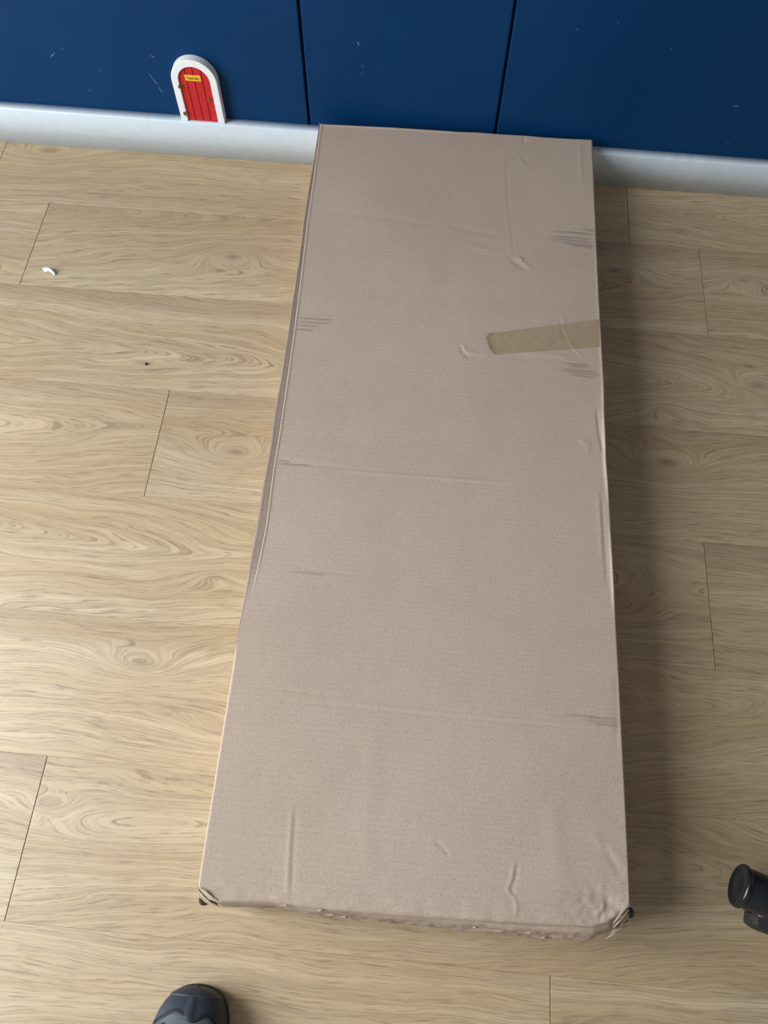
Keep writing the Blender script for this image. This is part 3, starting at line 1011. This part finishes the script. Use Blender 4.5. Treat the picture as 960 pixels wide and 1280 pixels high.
# sole
prof = []
for y in np.r_[np.linspace(0, 1, 40)[:-1] ** 2 * 0.06, np.linspace(0.06, SL, 30)]:
    prof.append((y, sm(y, st, lw) + 0.0010, sm(y, st, rw) + 0.0024))
bm = bmesh.new()
loop = [(-l, -y + 0.0012) for y, l, r in prof] + [(r, -y + 0.0012) for y, l, r in prof[::-1]]
cx_ = 0.0
lv = [[bm.verts.new((x * s_x, (y + SL / 2) * s_x - SL / 2, z)) for x, y in loop] for z, s_x in ((0.0003, 0.96), (0.004, 0.99), (0.012, 1.0), (0.020, 0.995), (0.026, 0.96))]
for r0, r1 in zip(lv, lv[1:]):
    for k in range(len(loop)):
        bm.faces.new((r0[k], r0[(k + 1) % len(loop)], r1[(k + 1) % len(loop)], r1[k]))
bm.faces.new(lv[0][::-1]); bm.faces.new(lv[-1])
obj('sole', bm, SOLE, shoe, True)

# ------------------------------------------------------------------ swivel chair: only one foot of its base is in the frame
AZ = 0.066                                     # height of the arm end
tip = hit(932, 1110, AZ)
adir = Vector((0.955, -0.30, 0)).normalized()
ALEN = 0.30
hubc = Vector(tip.tolist()) + adir * ALEN
chair = empty('swivel_chair', (hubc.x, hubc.y, 0))
tag(chair, 'black wheeled swivel chair with one castor showing to the right of the box', 'chair')
ang0 = math.atan2(-adir.y, -adir.x)


def arm_mesh():
    """arm along +X from the hub, ending in a slanted oval cap"""
    n_ = 28
    P_ = []
    for t in np.linspace(0, 1, 14):
        cx_ = 0.02 + t * (ALEN - 0.016)
        ry = 0.028 - 0.007 * t + 0.003 * max(0, t - 0.8) * 5
        rz = 0.024 - 0.005 * t + 0.003 * max(0, t - 0.8) * 5
        cz = AZ + 0.028 * (1 - t)
        ring = []
        for k in range(n_):
            a = 2 * math.pi * k / n_
            yy_, zz_ = ry * math.cos(a), rz * math.sin(a)
            ring.append((cx_ - (zz_ * 0.10 if t > 0.9 else 0) * min(1, (t - 0.9) * 10), yy_, cz + zz_))
        P_.append(ring)
    return np.array(P_)


AP = arm_mesh()
arm_me = grid_mesh('base_arm', AP, close_u=True)
end = AP[-1]
ec = end.mean(0)
CP = np.stack([ec + (end - ec) * s_ + np.array([o_, 0, o_ * 0.1]) for s_, o_ in ((1.0, -0.002), (1.07, 0.0), (1.08, 0.003), (1.03, 0.0055), (0.93, 0.0058), (0.86, 0.0042), (0.5, 0.005), (0.02, 0.0055))])
cap_me = grid_mesh('end_cap', CP, close_u=True)


def wheel_bm(sgn):
    mk = Matrix.Translation((0.024, sgn * 0.014, 0.0253)) @ Matrix.Rotation(-sgn * math.pi / 2, 4, 'X')
    return lathe_bm([(0, 0.0115), (0.010, 0.0115), (0.017, 0.0105), (0.0225, 0.0085), (0.0245, 0.0065), (0.025, 0.002), (0.025, -0.006), (0.0235, -0.009), (0.0, -0.0095)], 36, mk)


def hood_bm():
    bm = bmesh.new()
    n1, n2 = 20, 16
    P_ = []
    for i in range(n1):
        a = math.radians(-20) + math.radians(150) * i / (n1 - 1)
        row = []
        for k in range(n2):
            s_ = -1 + 2 * k / (n2 - 1)
            rr = 0.0318 - 0.011 * abs(s_) ** 3
            row.append((0.024 + rr * math.cos(a), s_ * 0.0245, 0.0253 + rr * math.sin(a)))
        P_.append(row)
    return np.array(P_)


w_me = []
for sg in (1, -1):
    b_ = wheel_bm(sg); bmesh.ops.recalc_face_normals(b_, faces=b_.faces)
    m_ = bpy.data.meshes.new('wheel'); b_.to_mesh(m_); b_.free(); m_.materials.append(TREAD)
    m_.polygons.foreach_set('use_smooth', [True] * len(m_.polygons)); w_me.append(m_)
h_me = grid_mesh('hood', hood_bm()); h_me.materials.append(BLACKG)
h_me.polygons.foreach_set('use_smooth', [True] * len(h_me.polygons))
b_ = tube_bm([(0, 0, 0.03), (0, 0, AZ - 0.012)], [0.011, 0.0105], 18)
s_me = bpy.data.meshes.new('stem'); b_.to_mesh(s_me); b_.free(); s_me.materials.append(BLACKP)
for k in range(5):
    a = ang0 + 2 * math.pi * k / 5
    R4 = Matrix.Rotation(a, 4, 'Z')
    arm = link('base_arm', arm_me, BLACKP, chair, True); arm.matrix_local = R4
    link('end_cap', cap_me, BLACKG, arm, True)
    cm = R4 @ Matrix.Translation((ALEN - 0.022, 0.010, 0)) @ Matrix.Rotation((3.2, 0.4, -0.7, 2.2, 1.2)[k], 4, 'Z')
    cst = link('castor', s_me, BLACKP, chair, True); cst.matrix_local = cm
    link('wheel', w_me[0], TREAD, cst, True); link('wheel', w_me[1], TREAD, cst, True)
    link('hood', h_me, BLACKG, cst, True)
obj('hub', lathe_bm([(0, 0.07), (0.040, 0.07), (0.045, 0.078), (0.045, 0.115), (0.038, 0.125), (0.028, 0.128), (0, 0.128)], 32), BLACKP, chair, True)
obj('column', lathe_bm([(0, 0.126), (0.025, 0.126), (0.025, 0.24), (0.014, 0.242), (0.014, 0.40), (0, 0.40)], 24), BLACKG, chair, True)
bm = box_bm(-0.22, 0.22, -0.22, 0.22, 0.398, 0.470, 0.034, 4)
obj('seat', bm, FABRIC, chair, True)
